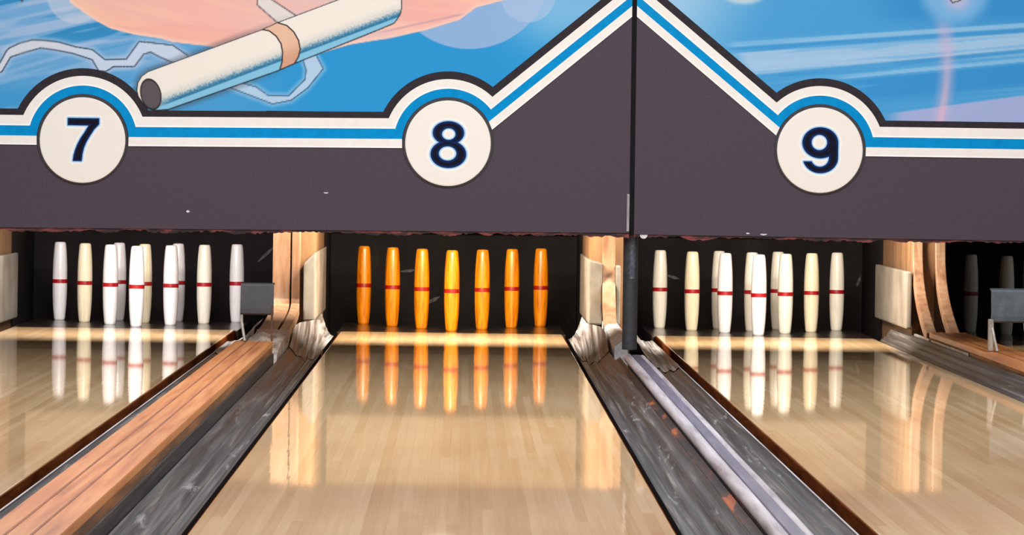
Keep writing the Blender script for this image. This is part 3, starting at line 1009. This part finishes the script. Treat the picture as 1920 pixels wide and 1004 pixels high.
def paint_right(u, v):
    c = np.zeros(u.shape + (3,))
    c[:] = (74, 158, 216)
    c = mixc(c, (156, 200, 232), sst(u + v * 0.6, 1480, 1240))
    c = mixc(c, (52, 140, 208), sst(u, 1580, 1720) * sst(v, 60, 20) * 0.8)
    # brushed bands rising to the right
    sl = -0.066
    w = v - sl * (u - 1368)
    fade = sst(u - 0.55 * v, 1300, 1345)
    c = mixc(c, (142, 192, 230), sst(np.abs(w - 84), 6, 3) * fade * 0.9)
    c = mixc(c, (66, 150, 212), sst(np.abs(w - 94), 5, 2.5) * fade)
    w2 = v + 0.07 * (u - 1380)
    bandm = sst(w2, 98, 101) * sst(w2, 145, 139)
    c = mixc(c, (156, 194, 228), bandm * fade)
    c = mixc(c, (164, 202, 234), bandm * fade * sst(streaks(u, v, 0.07, 260, 9), 0.5, 0.75) * 0.5)
    w3 = v + 0.095 * (u - 1500)
    c = mixc(c, (52, 142, 208), sst(np.abs(w3 - 136), 6, 2) * sst(u, 1430, 1500) * 0.9)
    c = mixc(c, (140, 192, 232), sst(np.abs(w3 - 152), 5, 3) * sst(u, 1540, 1600) * 0.85)
    c = mixc(c, (48, 140, 208), sst(w3, 158, 162) * sst(w3, 215, 190) * sst(u, 1560, 1640) * 0.7)
    c = mixc(c, (96, 170, 222), sst(streaks(u, v, 0.09, 220, 7), 0.58, 0.75) * sst(v, 60, 80) * 0.5)
    # lavender pink in the lower corner
    w4 = v + 0.135 * (u - 1660)
    c = mixc(c, (176, 178, 220), sst(w4, 212, 216) * sst(u, 1650, 1700) * 0.85)
    # soft upright pink streak
    xs = 1762 + 14 * np.sin((v - 10) / 70.0)
    c = mixc(c, (210, 178, 214), sst(np.abs(u - xs), 24, 2) * sst(v, 15, 60) * 0.5)
    c = mixc(c, (242, 190, 196), sst(np.abs(u - xs), 10, 1) * sst(v, 60, 190) * 0.4)
    # pale bubbles at the top
    c = mixc(c, (128, 184, 230), sst(np.hypot(u - 1790, v + 20) - 78, 2, -30) * 0.85)
    c = mixc(c, (196, 186, 222), sst(np.hypot(u - 1795, v + 4) - 34, 2, -25) * 0.8)
    c = mixc(c, (224, 228, 226), sst(np.hypot((u - 1395) / 1.7, v + 18) - 28, 3, -8) * 0.7)
    d = sd_poly(u, v, [(1771, -14), (1786, 5), (1800, 1), (1818, -14)])
    c = mixc(c, (206, 204, 214), sst(d, 1, -1))
    c = mixc(c, (66, 66, 82), sst(np.abs(d), 1.8, 0.5))
    return c


def low_left(p):
    q = D7[1] + HK[0]
    if abs(p - D7[0]) < RK[0] * 0.905:
        q = max(q, D7[1] + math.sqrt(max(0, RK[0] ** 2 - (p - D7[0]) ** 2)))
    q8 = D8[1] + HK[0]
    if p > (D7[0] + D8[0]) / 2:
        q = q8
        if abs(p - D8[0]) < RK[0] * 0.905:
            q = max(q8, D8[1] + math.sqrt(max(0, RK[0] ** 2 - (p - D8[0]) ** 2)))
        if p > D8[0] + 40:
            ln = D8[1] + (DK[0] + (p - D8[0]) * math.sin(ANG)) / math.cos(ANG)
            q = max(ln, D8[1] + math.sqrt(max(0, RK[0] ** 2 - min(RK[0], p - D8[0]) ** 2)))
    return min(q - 1.0, TOPQ - 4)


def low_right(p):
    q = D9[1] + HK[0]
    if abs(p - D9[0]) < RK[0] * 0.905:
        q = max(q, D9[1] + math.sqrt(max(0, RK[0] ** 2 - (p - D9[0]) ** 2)))
    if p < D9[0] - 40:
        ln = D9[1] + (DK[0] + (D9[0] - p) * math.sin(ANG)) / math.cos(ANG)
        q = max(ln, D9[1] + math.sqrt(max(0, RK[0] ** 2 - min(RK[0], D9[0] - p) ** 2)))
    return min(q - 1.0, TOPQ - 4)


# -- lane number discs
SEVEN = [(-27.6, 41), (30.8, 41), (30.8, 30), (22, 21), (14.4, 9), (8, -2), (3, -14), (0.3, -26), (-1, -39), (-17.2, -39), (-16, -29), (-13, -18), (-9, -7.5), (-3, 4), (4, 14.5), (12, 28), (-27.6, 28)]


def ell(cx, cy, rx, ry, n=56):
    return [(cx + rx * math.cos(2 * math.pi * i / n), cy + ry * math.sin(2 * math.pi * i / n)) for i in range(n)]


E8 = dict(uo=(0.6, 19.6, 29.0, 21.6), ui=(1.2, 17.4, 13.2, 11.2), lo=(1.0, -20.4, 33.0, 25.6), li=(-0.4, -19.0, 17.0, 13.8))
E9 = dict(o=(0.4, 14.0, 33.2, 28.8), i=(-1.3, 14.6, 15.0, 14.8))
TAIL9 = [(33.6, 14)] + [(1.0 + 32.6 * math.cos(a), -14 + 28.8 * math.sin(a)) for a in [-math.radians(165) * i / 24 for i in range(25)]] + \
        [(0.0 + 17.2 * math.cos(a), -14 + 17.4 * math.sin(a)) for a in [-math.radians(155) * (1 - i / 18) for i in range(19)]] + [(17.5, 8)]



def ring_poly(b, o, i, y, key, n=56, grow=0.0):
    O = ell(o[0], o[1], o[2] + grow, o[3] + grow, n)
    I = ell(i[0], i[1], i[2] - grow, i[3] - grow, n)
    return O, I


def add_ring(b, c, o, i, y, key, grow=0.0):
    O, I = ring_poly(b, o, i, y, key, 56, grow)
    f = lambda pts, yy: [(P2(c[0] + p, c[1] + q)[0], yy, P2(c[0] + p, c[1] + q)[1]) for p, q in pts]
    b.grid([f(I, y + 0.002), f(I, y), f(O, y), f(O, y + 0.002)], key, close=True)


def digit_sdf(n, x, y):
    if n == 7:
        return sd_poly(x, y, SEVEN)
    e = lambda E: (np.sqrt(((x - E[0]) / E[2]) ** 2 + ((y - E[1]) / E[3]) ** 2) - 1) * min(E[2], E[3])
    if n == 8:
        return np.minimum(np.maximum(e(E8['uo']), -e(E8['ui'])), np.maximum(e(E8['lo']), -e(E8['li'])))
    return np.minimum(np.maximum(e(E9['o']), -e(E9['i'])), sd_poly(x, y, TAIL9))


def shrink(poly, d):
    """inset of a simple polygon by d (mitre)"""
    n = len(poly)
    A = sum(poly[i - 1][0] * poly[i][1] - poly[i][0] * poly[i - 1][1] for i in range(n))
    sg = 1 if A > 0 else -1
    out = []
    for i in range(n):
        p0, p1, p2 = Vector(poly[i - 1]), Vector(poly[i]), Vector(poly[(i + 1) % n])
        a, c = (p1 - p0).normalized(), (p2 - p1).normalized()
        n1, n2 = Vector((-a.y, a.x)) * sg, Vector((-c.y, c.x)) * sg
        m = (n1 + n2)
        m = m / max(0.5, m.length_squared / 2)
        out.append(tuple(p1 + m * d))
    return out


def flat_poly(b, c, poly, y, key):
    b.prism([P2(c[0] + p, c[1] + q) for p, q in poly], y, y + 0.002, key)


def number_disc(parent, n, c, word):
    R_ = 80.5
    yf = YM - 0.014
    ks = np.linspace(0, 1, 78)
    NA = 168
    V, cols = [], []
    ang = np.linspace(0, 2 * np.pi, NA, endpoint=False)
    X = (ks[:, None] * (R_ - 2.0)) * np.cos(ang)[None]
    Yy = (ks[:, None] * (R_ - 2.0)) * np.sin(ang)[None]
    d = digit_sdf(n, X, Yy)
    col = np.zeros(X.shape + (3,))
    col[:] = (243, 235, 228)
    col = mixc(col, (250, 248, 246), sst(d, 7.5, 4.0))
    col = mixc(col, (150, 200, 244), sst(d, 4.0, 1.2) * 0.9)
    col = mixc(col, (20, 60, 120), sst(d, 1.2, -0.4))
    V = [(P2(c[0] + x, c[1] + q)[0], yf, P2(c[0] + x, c[1] + q)[1]) for x, q in zip(X.ravel(), Yy.ravel())]
    Fc = [(i * NA + j, i * NA + (j + 1) % NA, (i + 1) * NA + (j + 1) % NA, (i + 1) * NA + j) for i in range(len(ks) - 1) for j in range(NA)]
    o = paint_mesh('number_disc', V, Fc, col.reshape(-1, 3), 'disc', parent)
    o['label'] = 'cream disc with the number %s' % word
    # rim
    b = MB()
    rr = [(R_ - 2.0, yf), (R_ - 0.6, yf + 0.0012), (R_, yf + 0.004), (R_, YM + 0.001)]
    b.grid([[(P2(c[0] + r * math.cos(a), c[1] + r * math.sin(a))[0], yy, P2(c[0] + r * math.cos(a), c[1] + r * math.sin(a))[1]) for a in ang] for r, yy in rr], 'discrim', close=True)
    b.build('rim', o, smooth=True)
    # dark ring bordering the disc, set slightly above its centre
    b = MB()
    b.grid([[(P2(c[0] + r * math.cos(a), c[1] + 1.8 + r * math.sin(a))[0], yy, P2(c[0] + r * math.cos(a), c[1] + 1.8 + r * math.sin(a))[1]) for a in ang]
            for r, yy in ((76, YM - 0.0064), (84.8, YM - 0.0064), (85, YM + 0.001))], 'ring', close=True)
    b.build('dark_ring', o)
    # digit
    b = MB()
    y1, y2 = yf - 0.0016, yf - 0.0022
    if n == 7:
        flat_poly(b, c, SEVEN, y1, 'digit')
        flat_poly(b, c, shrink(SEVEN, 2.6), y2, 'digitcore')
    elif n == 8:
        for a_, b_ in (('uo', 'ui'), ('lo', 'li')):
            add_ring(b, c, E8[a_], E8[b_], y1 - (0.0001 if a_ == 'lo' else 0), 'digit')
            add_ring(b, c, E8[a_], E8[b_], y2 - (0.0001 if a_ == 'lo' else 0), 'digitcore', -3.6)
    else:
        add_ring(b, c, E9['o'], E9['i'], y1, 'digit')
        add_ring(b, c, E9['o'], E9['i'], y2, 'digitcore', -3.6)
        flat_poly(b, c, TAIL9, y1 - 0.0001, 'digit')
        flat_poly(b, c, shrink(TAIL9, 3.2), y2 - 0.0001, 'digitcore')
    o2 = b.build('digit', o)
    o2['label'] = 'navy digit %d with a pale blue glow' % n
    return o


def ragged(parent, p0, p1, q0, q1):
    """chipped lower edge under the board"""
    r = random.Random(int(p0))
    n = int((p1 - p0) / 5)
    top, bot = [], []
    g = 0
    for i in range(n + 1):
        p = p0 + (p1 - p0) * i / n
        q = q0 + (q1 - q0) * i / n
        g = 0.75 * g + 0.25 * r.uniform(-5, 5) * 1.8
        top.append(P2(p, q + 1))
        bot.append(P2(p, q - 4.6 - max(-2.5, g) - r.uniform(0, 1.2)))
    b = MB()
    y0, y1 = YM + 0.006, YM + 0.03
    b.grid([[(x, y0, z) for x, z in top], [(x, y0, z) for x, z in bot], [(x, y1, z) for x, z in bot], [(x, y1, z) for x, z in top]], 'ragged')
    o = b.build('ragged_edge', parent)
    o['label'] = 'chipped red lower edge'


def chips(parent, pts):
    for (u, v, w_, h_) in pts:
        c = loc2(u, v)
        r = random.Random(int(u))
        poly = [(w_ * math.cos(a) * r.uniform(0.6, 1.2), h_ * math.sin(a) * r.uniform(0.6, 1.2)) for a in [2 * math.pi * i / 9 for i in range(9)]]
        b = MB()
        flat_poly(b, c, poly, YM - 0.0012, 'flake')
        b.build('paint_chip', parent)


# left unit
mu = thing('masking_unit', 'sign panel with discs 7 and 8 and a painted white pin over the pits', 'sign panel', (0, YM, 0.53), 'masking units over the pin decks')
mu_off = Matrix.Translation((0, -YM, -0.53))


def panel(parent, p0, p1, qb0, qb1):
    b = MB()
    x0, z0 = P2(p0, qb0); x1, z1 = P2(p1, qb1); zt = P2(0, TOPQ)[1]
    b.prism([(x0, z0), (x1, z1), (x1, zt), (x0, zt)], YM, YM + 0.045, 'panel')
    return b.build('board', parent)


panel(mu, LEFTP, LSEAM, -127.5, -121.0)
band(mu, edge_left, 0, range(5), 'trim_dark', 'dark_border', YM - 0.004)
band(mu, edge_left, 1, range(5), 'trim_white', 'white_stripe', YM - 0.006)
band(mu, edge_left, 2, range(5), 'trim_blue', 'blue_stripe', YM - 0.0045)
band(mu, edge_left, 3, [0, 2, 4], 'trim_white', 'white_stripe', YM - 0.006)
mural = art_grid('mural', np.arange(LEFTP, LSEAM + 0.1, 1.95), low_left, paint_left, YM - 0.0025, mu)
mural['label'] = 'airbrushed blue and peach mural'
# painted pin: a fine sheet cut to its outline
g = 1.25
us, vs = np.arange(250, 760, g), np.arange(-46, 214, g)
U, V_ = np.meshgrid(us, vs)
inside = sd_poly(U, V_, PIN_ART) < 0.6
idx = -np.ones(U.shape, int)
keepv = np.zeros(U.shape, bool)
cellin = inside[:-1, :-1] & inside[1:, :-1] & inside[:-1, 1:] & inside[1:, 1:]
for dy in (0, 1):
    for dx in (0, 1):
        keepv[dy:U.shape[0] - 1 + dy, dx:U.shape[1] - 1 + dx] |= cellin
idx[keepv] = np.arange(keepv.sum())
uu, vv_ = U[keepv], V_[keepv]
VV = []
for a_, c_ in zip(uu, vv_):
    p, q = loc2(a_, c_)
    x, z = P2(p, q)
    VV.append((x, YM - 0.0068, z))
ii, jj = np.nonzero(cellin)
FF = [(int(idx[i, j]), int(idx[i + 1, j]), int(idx[i + 1, j + 1]), int(idx[i, j + 1])) for i, j in zip(ii, jj)]
pa = paint_mesh('painted_pin', VV, FF, paint_pin(uu, vv_), 'art', mural)
pa['label'] = 'painted white pin with peach ring'
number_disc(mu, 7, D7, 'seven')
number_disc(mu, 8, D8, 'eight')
ragged(mu, LEFTP, LSEAM, -127.5, -121.0)
chips(mu, [(352, 397, 4, 2.5), (611, 362, 5, 1.5)])
b = MB(); x0, z0 = P2(LSEAM - 5, -118); x1, z1 = P2(LSEAM - 0.2, -48); b.box(x0, x1, YM - 0.006, YM + 0.001, z0, z1, 'chrome')
o = b.build('metal_strip', mu); o['label'] = 'short shiny metal strip at the joint'

mr = thing('masking_unit', 'sign panel with disc 9 and blue brushed mural over the pits', 'sign panel', (0, YM, 0.53), 'masking units over the pin decks')
panel(mr, RSEAM, RIGHTP, -123.5, -126.5)
band(mr, edge_right, 0, range(3), 'trim_dark', 'dark_border', YM - 0.004)
band(mr, edge_right, 1, range(3), 'trim_white', 'white_stripe', YM - 0.006)
band(mr, edge_right, 2, range(3), 'trim_blue', 'blue_stripe', YM - 0.0045)
band(mr, edge_right, 3, [0, 2], 'trim_white', 'white_stripe', YM - 0.006)
m2 = art_grid('mural', np.arange(RSEAM, RIGHTP, 1.95), low_right, paint_right, YM - 0.0025, mr)
m2['label'] = 'airbrushed pale blue mural with brushed bands'
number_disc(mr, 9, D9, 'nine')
ragged(mr, RSEAM, RIGHTP, -123.5, -126.5)
chips(mr, [(1402, 438, 4, 1.5), (1431, 440, 8, 1.6)])
b = MB()
x, z = P2(*loc2(1207, 441))
b.tube([(x, YM + 0.004, z), (x, YM + 0.03, z)], 0.016, 'flake', 16)
b.build('round_stop', mr)

# joint between the two units
b = MB(); x0, z0 = P2(LSEAM + 0.4, -119); x1, z1 = P2(RSEAM - 0.4, TOPQ); b.box(x0, x1, YM - 0.003, YM + 0.04, z0, z1, 'joint')
tag(b.build('joint_strip'), 'narrow black strip in the joint between the two sign panels', 'strip')

# the units were drawn in world coordinates: keep them there under their parents
bpy.context.view_layer.update()
for root in (mu, mr):
    for ch in root.children:
        ch.matrix_parent_inverse = root.matrix_world.inverted()

# unseen boards added in front of the pin-deck lamps to cut their light
for lx, _, _ in LAMPS:
    b = MB()
    b.box(lx - 0.62, lx + 0.62, 19.83, 19.85, 0.66, 1.249, 'pit')
    tag(b.build('added_light_baffle'), 'added unseen black board that cuts the light of the pin deck lamp of %s' % {-1.63: 'lane seven', -0.06: 'lane eight', 1.469: 'lane nine'}[lx], 'baffle')
